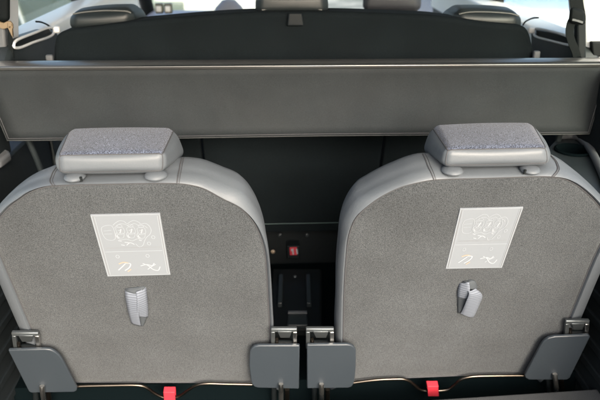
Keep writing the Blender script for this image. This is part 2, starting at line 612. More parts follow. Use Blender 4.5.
# ------------------------------------------------------------------ doors (left and right)
def door(sg, label, B, A, pocket, surround, arm, wire, clip):
    """B/A inner/outer edges of the white sill in photo pixels; all traced on the door's own inner face"""
    xi, xo = ((.66, .74) if sg > 0 else (-.63, -.71))
    t = thing("car_door", label, "car door", on(*B[0], x=xi))
    Bi = [on(u, v, x=xi) for u, v in B]
    zs = sum(p.z for p in Bi) / len(Bi)
    Ao = [on(u, v, x=xo) for u, v in A]
    mb = MB()
    n = 8
    y0, y1 = 1.50, 2.9
    zi, zo = Bi[0].z, Ao[0].z
    prof = [(xi, zi - .10), (xi, zi - .012), (xi + .004 * sg, zi - .003), (xi + .012 * sg, zi), (xi + .05 * sg, (zi + zo) / 2 + .006),
            (xo - .01 * sg, zo), (xo, zo - .006), (xo, zo - .10)]
    mb.prism([Vector((x, 1.44, z)) for x, z in prof], [Vector((x, y1, z)) for x, z in prof])
    obj("sill", mb, M['white'], t, bevel=.003)
    mb = MB()
    lo, hi = sorted((xi + .01 * sg, xo))
    mb.box((lo, 1.63, .03), (hi, y1, zi - .1))
    obj("door_card", mb, M['darkgrey'], t, bevel=.004)
    nrm = Vector((-sg, 0, 0))
    f = lambda pts, off: [on(u, v, x=xi - sg * off) for u, v in pts]
    p = f(arm, .03)
    mb = MB().plate(p, .05, nrm)
    ar = obj("armrest", mb, M['headrest'], t, bevel=.01, seg=3)
    p = f(surround, .034)
    mb = MB().tube(catmull([tuple(q) for q in p], 5, True), .0032, 10, closed=True)
    hs = obj("pull_handle", mb, M['pale'], t)
    mb = MB().plate(f(pocket, .0345), .004, nrm)
    obj("pull_recess", mb, M['black'], hs, smooth=False)
    mb = MB().tube([on(u, v, x=xi - .015 * sg) for u, v in catmull(wire, 6)], .0022, 8)
    obj("lock_stalk", mb, M['black'], t)
    cp = on(*clip, x=xi - .045 * sg)
    mb = rbox(MB(), cp - Vector((.008, .008, .008)), cp + Vector((.008, .008, .008)), .005, 3, 1)
    obj("door_clip", mb, M['white'], t)
    mb = MB()
    lo, hi = sorted((xo - .012 * sg, xo - .008 * sg))
    mb.box((lo, 1.46, zo - .01), (hi, 2.9, 1.13))
    obj("window_pane", mb, M['glass'], t, smooth=False)
    mb = MB()
    lo, hi = sorted((xo - .03 * sg, xo))
    mb.box((lo, 2.2, zo - .01), (hi, 2.27, 1.13))
    obj("window_post", mb, M['black'], t, bevel=.004)
    return t
door(-1, "left car door with white sill and dark armrest handle beyond the belt",
     [(21, 40), (48, 30.5)], [(35, 17), (60, 10)],
     [(16.5, 45.5), (19, 40), (34, 33.8), (49, 28.8), (51.5, 33), (34, 40.6)],
     [(14, 46.5), (17, 40), (34, 33), (49, 27.5), (54, 30), (51, 36), (34, 42), (20, 47.5)],
     [(13, 47), (20, 40), (52, 29), (58, 30), (62, 64), (8, 64)],
     [(36, 21.5), (41, 22), (47, 24.5), (50, 27), (52, 30)], (57, 29.5))
door(1, "right car door with white sill and dark armrest handle beside the hanging belt loop",
     [(528, 24.5), (568, 37)], [(545, 18), (566, 26)],
     [(536, 30), (552, 32.8), (568, 37.3), (570, 43.5), (552, 39.6), (537, 35.5)],
     [(534, 32), (537, 28.5), (552, 31.5), (567, 36), (572, 41), (570, 45), (552, 41), (536, 36.5)],
     [(530, 30), (537, 30), (572, 41), (578, 49), (579, 62), (530, 62)],
     [(538.5, 17.5), (533, 18), (528, 20), (525, 22), (523, 25)], (531, 30))

# ------------------------------------------------------------------ front of the cabin
t = thing("dashboard", "pale lilac dashboard with domed hood far ahead under the windscreen", "dashboard", (0, 3.2, .3))
mb = rbox(MB(), (-.70, 2.95, .30), (.70, 3.5, .53), .05, 4, 4)
obj("dash_top", mb, M['lilac'], t)
c = on(229, 6, y=2.93)
mb = MB().lathe(c + Vector((0, 0, -.09)), [(.085, 0), (.08, .04), (.06, .085), (.03, .115), (.0, .122)], 24)
obj("instrument_hood", mb, M['lilac'], t)
mb = MB()
for u0, u1 in ((156, 163), (165, 172)):
    lo, hi = on(u0, 13, y=2.94), on(u1, 3, y=2.94)
    av = obj("air_vent", add_rhex(MB(), boxc(Vector((lo.x, 2.92, lo.z)), Vector((hi.x, 2.95, hi.z))), .006, (.04, .03, .04), 3, 2), M['vent'], t)
    obj("vent_flap", add_rhex(MB(), boxc(Vector((lo.x + .006, 2.912, lo.z + .008)), Vector((hi.x - .006, 2.925, hi.z - .010))), .003, (.03, .013, .03), 2, 1), M['white'], av)
mb = MB()
for xa in (-.70, .68):
    mb = MB().tube([Vector((xa, 3.5, .5)), Vector((xa * .95, 2.85, 1.13))], .035, 10)
    obj("windscreen_pillar", mb, M['black'], t)
rows = [[Vector((x, 3.5, .52)) for x in (-.68, 0, .68)], [Vector((x * .95, 2.86, 1.13)) for x in (-.68, 0, .68)]]
obj("windscreen", MB().grid(rows), M['glass'], t, smooth=False)

def headrest(name, parent, c8, dims, m, r=.03, pipe=None):
    mb = MB()
    add_rhex(mb, c8, r, dims, 4, 6, .006)
    return obj(name, mb, m, parent)

t = thing("front_seat", "lilac grey front seat headrest right of centre beyond the black seat row", "car seat", (.33, 2.3, .03))
headrest("headrest", t, c8px((364, -14), (421, -14), (361, 13), (422, 13), (370, -16), (415, -16), (368, 10), (416, 10), 2.25, 2.36), (.22, .11, .10), M['frontseat'], .03)
a = on(392, 13, y=2.33)
mb = rbox(MB(), (a.x - .24, 2.26, .1), (a.x + .24, 2.38, a.z - .03), .05, 4, 4)
obj("backrest", mb, M['headrest'], t)
mb = MB()
for dx in (-.06, .06):
    mb = MB().tube([Vector((a.x + dx, 2.31, a.z - .06)), Vector((a.x + dx, 2.31, a.z + .03))], .006, 8)
    obj("headrest_post", mb, M['steel'], t)

# ------------------------------------------------------------------ second row bench
YB = 1.45
t = thing("bench_seat", "black second row bench seat back with three headrests behind the load cover", "car seat", (0, 1.6, FZ))
top = [(52, 80), (53, 60), (53.5, 47), (55, 38), (58.5, 33.5), (65, 30.5), (75, 28.8), (105, 25), (132, 21.5), (160, 18.8), (205, 15), (250, 12.3), (300, 11.5), (350, 12),
       (400, 13.8), (430, 15), (454, 17.6), (485, 22), (512, 24.4), (522, 25.6), (527.5, 29), (531, 36), (533.5, 48), (535, 60), (536.5, 80)]
top = catmull(top, 4)
pts = [on(u, v, y=YB) for u, v in top]
pts += [Vector((pts[-1].x, YB + .02, .5)), Vector((pts[0].x, YB + .02, .5))]
mb = MB().prism(pts, [p + Vector((0, .10, -.004)) for p in pts])
br_ = obj("backrest", mb, M['blackcloth'], t, bevel=.012, seg=4)
# lower boards, split where the photo shows the seams
xs = [pts[0].x, on(205, 180, y=1.52).x, on(380, 180, y=1.52).x, pts[-2].x]
for i in range(3):
    a, b = xs[i] + .003, xs[i + 1] - .003
    lo = [Vector((a, YB - .006, .62)), Vector((b, YB - .006, .62)), Vector((b, 1.60, .17)), Vector((a, 1.60, .17))]
    mb = MB().prism(lo, [p + Vector((0, .04, 0)) for p in lo])
    obj("back_board", mb, M['blackcloth'], t, bevel=.004, seg=3)
# pull tab
cc = c8px((288.5, 13), (302, 13), (287, 26), (304, 26), (288.5, 13), (302, 13), (287, 26), (304, 26), YB - .012, YB + .01)
obj("release_tab", add_rhex(MB(), cc, .004, (.035, .022, .03), 3, 3), M['trim'], t)
h1 = headrest("headrest", t, c8px((69, 12), (133, 8.5), (70, 33), (131, 30), (78, 8), (142, 3), (80, 30), (152, 28), YB + .03, YB + .15), (.16, .12, .05), M['headrest'], .022)
mb = MB().tube([on(u, v, y=YB + .032) for u, v in catmull([(73, 14), (85, 12), (105, 10.5), (125, 11), (131, 13)], 5)], .0018, 8)
obj("piping", mb, M['piping'], h1)
h2 = headrest("headrest", t, c8px((256, -8), (327, -8), (255, 16), (329, 16), (262, -10), (322, -10), (262, 14), (322, 14), YB + .03, YB + .14), (.18, .11, .06), M['headrest'], .022)
mb = MB().tube([on(u, v, y=YB + .030) for u, v in catmull([(262, 10), (275, 7.5), (292, 6.5), (310, 7.5), (322, 10)], 5)], .0018, 8)
obj("piping", mb, M['piping'], h2)
h3 = headrest("headrest", t, c8px((456, 9.5), (521, 12), (458, 30), (522, 33), (446, 4), (512, 7), (434, 27), (512, 30), YB + .03, YB + .15), (.16, .12, .05), M['headrest'], .022)
mb = MB().tube([on(u, v, y=YB + .032) for u, v in catmull([(459, 14), (470, 12), (490, 12), (510, 13.5), (519, 16)], 5)], .0018, 8)
obj("piping", mb, M['piping'], h3)
# small latches at the ends of the backrest
for u, v in ((50, 60), (536, 56)):
    q = on(u, v, y=1.44)
    obj("seat_latch", rbox(MB(), q - Vector((.008, .006, .02)), q + Vector((.008, .006, .012)), .004, 3, 1), M['ledge'], t)
# cross member and buckle under the bench
mb = MB().box((-.5, 1.66, FZ), (.55, 1.72, .165))
obj("base_rail", mb, M['black'], t, bevel=.004)
q0, q1 = on(255, 222.8, y=1.596), on(345, 222.8, y=1.596)
obj("floor_strip", MB().box((q0.x - .05, 1.588, q0.z - .002), (q1.x + .05, 1.5975, q0.z + .0015)), M['teal'], t, bevel=.0006)
for u in (280, 307):
    q = on(u, 235, y=1.655)
    obj("rivet", MB().lathe(q, [(.006, 0), (.006, .003), (.003, .005), (0, .005)], 14, Vector((0, -1, 0))), M['darkgrey'], t)

# red seat belt buckle with its mark
bk = thing("belt_buckle", "small red seat belt buckle button deep between the two seats", "buckle", on(293, 257, y=1.62))
a = [on(u, v, y=1.62) for u, v in ((287, 246), (300, 246), (300, 259), (287, 259))]
obj("buckle_body", MB().prism(a, [p + Vector((0, .035, 0)) for p in a]), M['black'], bk, bevel=.003)
a = [on(u, v, y=1.616) for u, v in ((289.6, 247.8), (297.0, 247.5), (297.3, 255.2), (290.0, 255.5))]
bb = obj("button", MB().prism(a, [p + Vector((0, .004, 0)) for p in a]), M['red'], bk, bevel=.001)
mb = MB()
for poly in ([(291, 249.5), (293.4, 248.6), (294.0, 254.6), (292.6, 254.8), (292.2, 251), (291, 251.2)],
             [(296, 249), (297.6, 249), (298, 254), (296.6, 254.2)]):
    a = [on(u, v, y=1.6145) for u, v in poly]
    mb.prism(a, [p + Vector((0, .001, 0)) for p in a])
obj("mark", mb, M['print'], bb, smooth=False)
q = on(273, 251.5, y=1.64)
yl = tag(obj("floor_plug", MB().lathe(q, [(.006, 0), (.006, .002), (.004, .004), (0, .005)], 16, Vector((0, -1, 0))), M['amber']),
         "tiny yellow plug to the left of the red buckle", "plug")

# tunnel between the seats
t = thing("floor_tunnel", "black floor tunnel with two upright rails in the gap between the seats", "car trim", on(295, 325, z=FZ))
a = [on(u, v, z=FZ + .03) for u, v in ((272, 268), (322, 268), (322, 328), (270, 328))]
obj("tunnel_cover", MB().plate(a, .028, Vector((0, 0, 1))), M['black'], t, bevel=.008, seg=3)
for u in (281, 308):
    mb = MB()
    p, q = on(u, 274, z=FZ + .045), on(u - (u - 295) * -.08, 303, z=FZ + .045)
    d = Vector((.006, 0, 0))
    mb.prism([p - d, p + d, q + d, q - d], [v - Vector((0, 0, .014)) for v in (p - d, p + d, q + d, q - d)])
    obj("rail", mb, M['darkgrey'], t, bevel=.002)
a = [on(u, v, z=FZ + .04) for u, v in ((288, 311), (307, 311), (308, 325), (287, 325))]
obj("step_plate", MB().plate(a, .014, Vector((0, 0, 1))), M['darkgrey'], t, bevel=.003)
a = [on(u, v, z=FZ + .0445) for u, v in ((288, 310.8), (307, 310.8), (307, 312.6), (288, 312.6))]
obj("step_highlight", MB().plate(a, .004, Vector((0, 0, 1))), M['ledge'], t, smooth=False)  # pale strip painted as the highlight along the step plate
q = on(295, 277, z=FZ + .031)
obj("screw", MB().lathe(q, [(.005, 0), (.005, .003), (.003, .005), (0, .005)], 14), M['bracket'], t)

# ------------------------------------------------------------------ load cover
YC = 1.30
t = thing("load_cover", "dark grey load cover with satin top bar and hanging flap across the car", "load cover", on(300, 135, y=YC))
top_l, top_r = on(-28, 68, y=YC), on(616, 62.5, y=YC)
bot_l, bot_r = on(10, 138, y=YC), on(586, 131.5, y=YC)
rows = []
for i in range(9):
    s = i / 8
    row = []
    for j in range(41):
        q = j / 40
        p = top_l.lerp(top_r, q).lerp(bot_l.lerp(bot_r, q), s)
        p = p + Vector((0, -.004 * s * math.sin(q * 7 + 1) - .010 * s * s + .006 * math.sin(math.pi * s), 0))
        row.append(p)
    rows.append(row)
fl = obj("flap", MB().grid(rows), M['flap'], t, solid=.005)
# stitched hem along the sides and lower edge
hem = [rows[i][0] for i in range(9)] + rows[8][1:] + [rows[i][40] for i in range(7, -1, -1)]
cen = rows[4][20]
off = []
for p in hem:
    d = (cen - p)
    d.y = 0
    off.append(p + Vector((0, -.0035, .0045 if True else 0)) + Vector((.004 if p.x < -.4 else (-.004 if p.x > .4 else 0), 0, 0)))
obj("hem", MB().tube(hem, .0022, 8), M['flapedge'], fl)
obj("stitching", MB().tube(off, .0008, 6), M['seam'], fl)
# bar
xl, xr = -.70, .70
zt = on(300, 60, y=YC + .05).z
b0 = on(300, 66, y=YC - .004)
prof = [(YC - .006, b0.z - .007), (YC - .0075, b0.z - .001), (YC - .0055, b0.z + .0015), (YC + .013, b0.z + .0050), (YC + .03, b0.z + .0052), (YC + .034, b0.z + .001), (YC + .034, b0.z - .03), (YC + .012, b0.z - .03), (YC + .012, b0.z - .007)]
mb = MB()
mb.prism([Vector((xl, y, z + .0045)) for y, z in prof], [Vector((xr, y, z - .0008)) for y, z in prof])
bar_ = obj("top_bar", mb, M['satin'], t, bevel=.0012, seg=3)
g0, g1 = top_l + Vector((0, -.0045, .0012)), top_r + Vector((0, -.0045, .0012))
obj("gap_shade", MB().tube([g0.lerp(g1, k / 12) for k in range(13)], .0024, 8), M['black'], bar_)  # black strip stands in for the shadow gap under the bar
obj("end_stay", MB().tube([on(28, 139, y=YC + .05), on(35, 155, y=YC + .06), on(43, 175, y=YC + .07)], .007, 8), M['darkgrey'], t)
obj("end_stay", MB().tube([on(560, 133, y=YC + .05), on(556, 150, y=YC + .06)], .007, 8), M['darkgrey'], t)

# ------------------------------------------------------------------ third row seats
def build_seat(label, E, O, D, hr, yn, yf, seams, lab, art_mirror, straps, covers, rod, tagpx, bumps):
    base = SP(sum(p[0] for p in E) / len(E), 384)
    t = thing("rear_seat", label, "car seat", base, "third row seats")
    both = [tuple(e) + tuple(o) + (d,) for e, o, d in zip(E, O, D)]
    # densify: open curve over sides and top, then close along the straight bottom
    dn = catmull(both, 8)
    first, last = dn[0], dn[-1]
    nb0 = len(dn)
    for k in range(1, 12):
        s = k / 12
        q = [a + (b - a) * s for a, b in zip(last, first)]
        q[2], q[3] = q[0] + (q[2] - q[0]) * abs(2 * s - 1) ** 4, q[1] - 3
        dn.append(tuple(q))
    n = len(dn)
    Ep = [SP(p[0], p[1]) for p in dn]
    cen = sum(Ep, Vector((0, 0, 0))) / n
    rings = [[] for _ in range(20)]
    NS = 19
    for i in range(n):
        e = Ep[i]
        tn = (Ep[(i + 1) % n] - Ep[i - 1]).normalized()
        outw = tn.cross(SN).normalized()
        if outw.dot(e - cen) < 0:
            outw = -outw
        if i >= nb0:
            outw = outw * .05
        dd = dn[i][4]
        o = SP(dn[i][2], dn[i][3], -dd)
        W = (o - e) + SN * dd
        ends = min(i, nb0 - 1 - i)                     # towards the bottom corners only straight outwards
        W = (outw * W.dot(outw)).lerp(W, max(0, min(1, (ends - 4) / 14)))
        if i >= nb0:
            W = Vector((0, 0, 0))
        o = e + W - SN * dd
        ctrl = [e - SN * .006 - outw * .001, e - SN * .001 + outw * .002, e + SN * (.0035 if i < nb0 else -.003) + outw * .006,
                e + W * .62 + outw * .006 - SN * dd * .22, e + W * .95 + outw * .002 - SN * dd * .62, o,
                o - SN * .03 - outw * .010, o - SN * .055 - outw * .032]
        pr_ = catmull([tuple(c) for c in ctrl], 5)
        rr = [Vector(pr_[int(round(k * (len(pr_) - 1) / NS))]) for k in range(NS + 1)]
        for k in range(NS + 1):
            rings[k].append(rr[k])
    mb = MB()
    mb.grid([r + [r[0]] for r in rings])
    mb.add(rings[NS], [tuple(range(n))])
    bol = obj("bolster", mb, M['leather'], t)
    # seam lines across the top of the bolster
    for u in seams:
        i = min(range(n), key=lambda k: (abs(dn[k][0] - u) + (1000 if dn[k][1] > 240 else 0)))
        for du, rad, m_ in ((0, .0011, 'seam'), (1, .0006, 'seam')):
            i = (i + du) % n
            obj("seam", MB().tube([rings[k][i] + SN * .0002 + SU * .0003 for k in range(2, 17)], rad, 6), M[m_], bol)
    # piping line round the carpet
    # carpet panel: nested rings, slightly crowned
    mb = MB()
    rs = []
    for s, cc in ((0.004, -.007), (0.0, -.002), (.012, .0), (.05, .0012), (.2, .003), (.5, .005), (.8, .006)):
        ring = []
        for i in range(n):
            e = Ep[i]
            p = e.lerp(cen, s) + SN * cc
            if s == 0.0:
                p = e + SN * cc
            ring.append(p)
        rs.append(ring)
    mb.grid([r + [r[0]] for r in rs[1:]])
    mb.add(rs[-1], [tuple(range(n))])
    cp = obj("back_panel", mb, M['carpet'], t)
    obj("edge_piping", MB().tube([e - SN * .0012 for e in Ep], .0011, 6, closed=True), M['seam'], cp)

    # headrest
    c8 = c8px(*hr, yn, yf)
    dims = ((c8[1][0][1] - c8[0][0][1]).length, (c8[0][1][1] - c8[0][0][1]).length, (c8[0][0][1] - c8[0][0][0]).length)
    r = .0125
    faces = rhex(c8, r, dims, 6, 10, .004)
    lea, clo = MB(), MB()
    edge = None
    for (ax, sg), rows in faces.items():
        fl_ = ((sg > 0) == (ax == 1))
        if (ax, sg) == (2, 1):
            clo.grid(rows, flip=fl_)
            edge = [rr[0] for rr in rows] + rows[-1][1:] + [rr[-1] for rr in rows[::-1]][1:] + rows[0][::-1][1:-1]
        else:
            lea.grid(rows, flip=fl_)
    h = obj("headrest", lea, M['leather'], t)
    obj("cloth_cover", clo, M['cloth'], h)
    obj("seam", MB().tube(edge, .0011, 6, closed=True), M['seam'], h)
    nf = faces[(1, -1)]
    for col in (0, -1):
        ln = nf[col]
        obj("seam", MB().tube(ln, .0009, 6), M['seam'], h)
    low = [rr[0] for rr in nf]
    obj("seam", MB().tube([p + Vector((0, -.0005, .0006)) for p in low], .0009, 6), M['seam'], h)
    for (u, v, wd, hh) in bumps:
        ctr = on(u, v, y=yn + .012)
        mb = MB()
        rows_ = []
        for a in range(9):
            th = math.pi * a / 8
            rows_.append([ctr + Vector((math.sin(th) * math.cos(ph) * wd, math.sin(th) * math.sin(ph) * .02, math.cos(th) * hh)) for ph in [2 * math.pi * k / 24 for k in range(25)]])
        mb.grid(rows_)
        obj("guide_sleeve", mb, M['leather'], h)
        q = ctr + Vector((wd * .75 * (1 if u < 300 else -1), -.012, .001))
        if (u, v) != bumps[1 if bumps[0][0] > 300 else 0][:2]:
            continue
        obj("release_pin", MB().lathe(q, [(.0022, -.004), (.0022, .003), (0, .004)], 12), M['black'], h)

    # instruction label
    TL, TR, BR, BL = [Vector(p) for p in lab]
    def lp(s, q, c):
        p = TL.lerp(TR, s).lerp(BL.lerp(BR, s), q)
        return SP(p.x, p.y, c)
    CL = .0068
    mb = MB().plate([lp(0, 0, CL), lp(1, 0, CL), lp(1, 1, CL), lp(0, 1, CL)], .006, SN)
    lb = obj("instruction_label", mb, M['label'], t, smooth=False, bevel=.0006)
    X = (lambda s: 1 - s) if art_mirror else (lambda s: s)
    CP = CL + .0006
    def line(mb_, pts, wd=.0011, closed=False, smooth=True):
        q = catmull(pts, 4, closed) if smooth else pts
        mb_.ribbon([lp(X(a), b, CP) for a, b in q], wd, SN, closed)
    pr_ = MB()
    rr_ = .035
    line(pr_, [(.015, .012), (.985, .012), (.985, .985), (.015, .985)], .0012, True, False)
    for s in (.055, .955):
        line(pr_, [(s, .03), (s, .97)], .0007, False, False)
    line(pr_, [(.07, .60), (.94, .60)], .0009, False, False)
    # upper drawing: outline of the cabin with three seat shapes inside
    line(pr_, [(.11, .22), (.16, .18), (.25, .17), (.285, .22), (.285, .36), (.24, .41), (.15, .40), (.11, .33)], .0007, True)
    line(pr_, [(.29, .17), (.34, .13), (.40, .10), (.46, .11), (.50, .15), (.55, .12), (.61, .10), (.67, .13), (.70, .16), (.76, .15), (.81, .19), (.83, .26), (.80, .33), (.74, .38), (.70, .44), (.66, .51), (.60, .53), (.56, .48)], .0008)
    for (a, b) in ((.37, .27), (.53, .27), (.68, .28)):
        line(pr_, [(a - .03, b - .09), (a + .02, b - .11), (a + .05, b - .08), (a + .01, b - .06)], .0006, True)
        line(pr_, [(a - .05, b - .05), (a + .05, b - .06), (a + .06, b + .03), (a - .03, b + .05)], .0006, True)
        line(pr_, [(a - .04, b + .05), (a + .05, b + .035), (a + .02, b + .11), (a - .06, b + .10)], .0006, True)
        line(pr_, [(a + .02, b - .035), (a + .005, b + .01), (a - .01, b + .03)], .0019)
        line(pr_, [(a - .055, b + .06), (a - .05, b + .09), (a - .03, b + .105)], .0016)
    for (a, b) in ((.37, .27), (.53, .27), (.68, .28)):
        line(pr_, [(a - .03, b - .01), (a + .03, b - .02)], .0008)
        line(pr_, [(a - .055, b + .02), (a - .075, b + .07), (a - .05, b + .12)], .0008)
    line(pr_, [(.30, .22), (.33, .19), (.40, .15), (.47, .16), (.52, .19), (.60, .15), (.66, .18), (.74, .19), (.78, .23)], .0007)
    line(pr_, [(.31, .38), (.36, .41), (.44, .40), (.52, .43), (.60, .40), (.68, .41)], .0008)
    line(pr_, [(.42, .50), (.48, .46), (.54, .49)], .0016)
    for (a, b, l_) in ((.31, .42, .05), (.40, .45, .07), (.34, .49, .05), (.62, .42, .04)):
        line(pr_, [(a, b), (a + l_, b + .012)], .0017)
    line(pr_, [(.13, .26), (.25, .25)], .0006)
    line(pr_, [(.13, .31), (.25, .31)], .0006)
    for (a, b) in ((.24, .68), (.70, .68), (.84, .38), (.76, .48)):
        line(pr_, [(a + .025 * math.cos(k), b + .025 * math.sin(k)) for k in (0, 1.05, 2.1, 3.15, 4.2, 5.25)], .0008, True)
    # lower pictograms
    line(pr_, [(.60, .80), (.68, .84), (.74, .90), (.82, .92), (.86, .86)], .0019)
    line(pr_, [(.56, .84), (.66, .82), (.74, .84), (.78, .80)], .0020)
    line(pr_, [(.66, .90), (.72, .86), (.80, .82)], .0016)
    line(pr_, [(.20, .90), (.28, .84), (.33, .80)], .0022)
    line(pr_, [(.30, .91), (.38, .86), (.41, .80), (.33, .79)], .0022)
    obj("printed_drawing", pr_, M['print'], lb, smooth=False, weld=False)
    for (a, b) in ((.27, .74), (.70, .75)):
        line(pr_, [(a - .04, b), (a + .05, b - .005)], .0007)
    line(pr_, [(.17, .86), (.21, .80), (.28, .76), (.38, .77), (.43, .82), (.40, .90), (.30, .94), (.20, .93)], .0007, True)
    line(pr_, [(.53, .86), (.58, .79), (.68, .77), (.80, .79), (.88, .85), (.84, .92), (.70, .94), (.57, .92)], .0007, True)
    am = MB()
    line(am, [(.23, .80), (.31, .775), (.38, .79)], .0022)
    line(am, [(.34, .93), (.40, .89)], .0018)
    obj("printed_arrow", am, M['amber'], lb, smooth=False, weld=False)
    dk = MB()
    for s in (.035, .975):
        line(dk, [(s, .02), (s, .98)], .0005, False, False)
    line(dk, [(.10, .54), (.92, .54)], .0005, False, False)
    obj("printed_rule", dk, M['labeldark'], lb, smooth=False, weld=False)

    # pull strap: folded bands of webbing standing off the carpet
    root = None
    for (rows_px, mname) in straps:
        mb = MB()
        rws_ = []
        for (l_, r_, cl, cr) in rows_px:
            a, b, = SP(*l_, cl), SP(*r_, cr)
            rws_.append([a.lerp(b, k / 4) + SN * .0012 * math.sin(math.pi * k / 4) for k in range(5)])
        dens = []
        m_ = len(rws_)
        for kcol in range(5):
            dens.append(catmull([tuple(rws_[i][kcol]) for i in range(m_)], 5))
        mb.grid([[Vector(dens[k][i]) for k in range(5)] for i in range(len(dens[0]))])
        if root is None:
            root = obj("pull_strap", mb, M[mname], t, solid=.0018)
        else:
            obj("strap_fold", mb, M[mname], root, solid=.0018)

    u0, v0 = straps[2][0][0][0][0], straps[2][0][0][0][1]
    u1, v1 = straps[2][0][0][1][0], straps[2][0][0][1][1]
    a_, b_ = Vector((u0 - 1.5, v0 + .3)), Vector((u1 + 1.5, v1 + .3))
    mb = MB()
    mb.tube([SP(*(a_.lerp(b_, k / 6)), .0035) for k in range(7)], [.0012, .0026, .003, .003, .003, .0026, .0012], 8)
    obj("strap_shade", mb, M['black'], t)  # dark line put in for the shade behind the strap's top end
    # hinge covers with brackets and pins
    for cv in covers:
        pts = [SP(u, v, .022) for u, v in catmull(cv['poly'], 1, True)] if False else [SP(u, v, .022) for u, v in cv['poly']]
        hc = obj("hinge_cover", MB().plate(pts, .007, SN), M['plate'], t, bevel=.0022, seg=3)
        # pin slot under the cover
        (u, v0, v1) = cv['pin']
        mb = MB().tube([SP(u, v0 - 2, .026), SP(u, v0 + 1, .029), SP(u + cv.get('lean', 0), v1, .022)], .0052, 10)
        obj("hinge_pin", mb, M['steel'], hc)
        obj("pin_sleeve", MB().tube([SP(u + 6, v0 + 3, .008), SP(u + 6 + cv.get('lean', 0), v1 + 4, .008)], .0055, 10), M['bronze'], hc)
        obj("pin_sleeve", MB().tube([SP(u - 7, v0 + 1, .004), SP(u - 7 + cv.get('lean', 0), v1 + 4, .004)], .006, 10), M['black'], hc)
        # bracket: U channel above the cover
        bx0, by0, bx1, by1 = cv['br']
        k = cv.get('shear', 0)
        q = lambda u_, v_, c_: SP(u_ + (v_ - by0) * k, v_, c_)
        mb = MB()
        by0 += 1
        mb.plate([q(bx0, by0, .014), q(bx1, by0, .014), q(bx1, by0 + 3.5, .016), q(bx0, by0 + 3.5, .016)], .007, SN)
        bk_ = obj("hinge_bracket", mb, M['bracket'], t, bevel=.0015)
        for (ua, ub, mm) in ((bx0, bx0 + 4, 'bracket'), (bx1 - 4, bx1, 'steel')):
            mb = MB().plate([q(ua, by0 + 3.6, .016), q(ub, by0 + 3.6, .016), q(ub, by1 + 3, .012), q(ua, by1 + 3, .012)], .008, SN)
            obj("bracket_arm", mb, M[mm], bk_, bevel=.001)
        w_ = bx1 - bx0
        mb = MB().tube([q(bx0 + 3, by1 - 3, .004), q(bx1 - 3, by1 - 3, .004)], .007, 10)
        obj("bolt", mb, M['black'], bk_)
        mb = MB().plate([q(bx0 + w_ * .25, by0 + 3, .018), q(bx0 + w_ * .8, by0 + 3, .018), q(bx0 + w_ * .72, by0 + 9, .008), q(bx0 + w_ * .36, by0 + 9, .008)], .006, SN)
        obj("latch_tongue", mb, M['bracket'], bk_, bevel=.001)
        mb = MB().tube([q(bx0 + w_ * .22, by1 - 7, .012), q(bx0 + w_ * .22, by1 + 1, .012)], .0035, 10)
        obj("spring_post", mb, M['bronze'], bk_)
        mb = MB().plate([q(bx0 + 1, by0 + 1, -.02), q(bx1 - 1, by0 + 1, -.02), q(bx1 - 1, by1 + 8, -.02), q(bx0 + 1, by1 + 8, -.02)], .01, SN)
        obj("bracket_back", mb, M['black'], bk_, smooth=False)
    # anchor rod and red tag
    pts = [SP(u, v, .012) for u, v in catmull(rod, 6)]
    rd = obj("anchor_rod", MB().tube(pts, .0032, 10), M['bronze'], t)
    x0, y0, x1, y1 = tagpx
    mb = MB()
    fr = [SP(x0, y0, .0175), SP(x1, y0, .0175), SP(x1 + .5, y1, .019), SP(x0 + .5, y1, .019)]
    mb.plate(fr, .0022, SN)
    fr2 = [p - SN * .012 for p in fr]
    mb.plate(fr2, .0022, SN)
    tp = [fr[0], fr[1], fr2[1] - SN * .0022, fr2[0] - SN * .0022]
    mb.plate([p + SU * .0018 for p in tp], .0018, SU)
    obj("red_tag", mb, M['red'], rd, bevel=.0006)
    # squab end below the carpet: dark underside
    return t

# left seat
EL = [(56, 383), (50, 372), (38, 345), (19, 300), (1, 258), (-8, 238), (-7, 228), (0, 218), (10, 207), (21, 199), (30, 193), (42, 188.5), (54, 186.5),
      (78, 185.5), (100, 185), (125, 184.5), (150, 184), (175, 184), (190, 185.5), (203, 189), (221, 198.5), (238.5, 207.5), (252.5, 221.5), (261, 239), (265.5, 260), (268, 300), (269.5, 330), (270.5, 383)]
OL = [(52, 383.5), (46, 372.5), (33.5, 345.5), (14, 300.5), (-4, 258), (-14, 235), (-13, 221), (-4, 209), (6, 197), (18, 186.5), (30, 179), (42, 174), (54, 170.5),
      (78, 169), (100, 168), (125, 167), (150, 166), (178, 164), (192, 164.5), (205, 167), (224, 174), (243, 182.5), (256, 198), (263.5, 219), (267.5, 252), (270.5, 299), (272, 330), (273, 383)]
DL = [.04] * 5 + [.045] * 17 + [.05] * 6
ycs = SP(120, 186).y
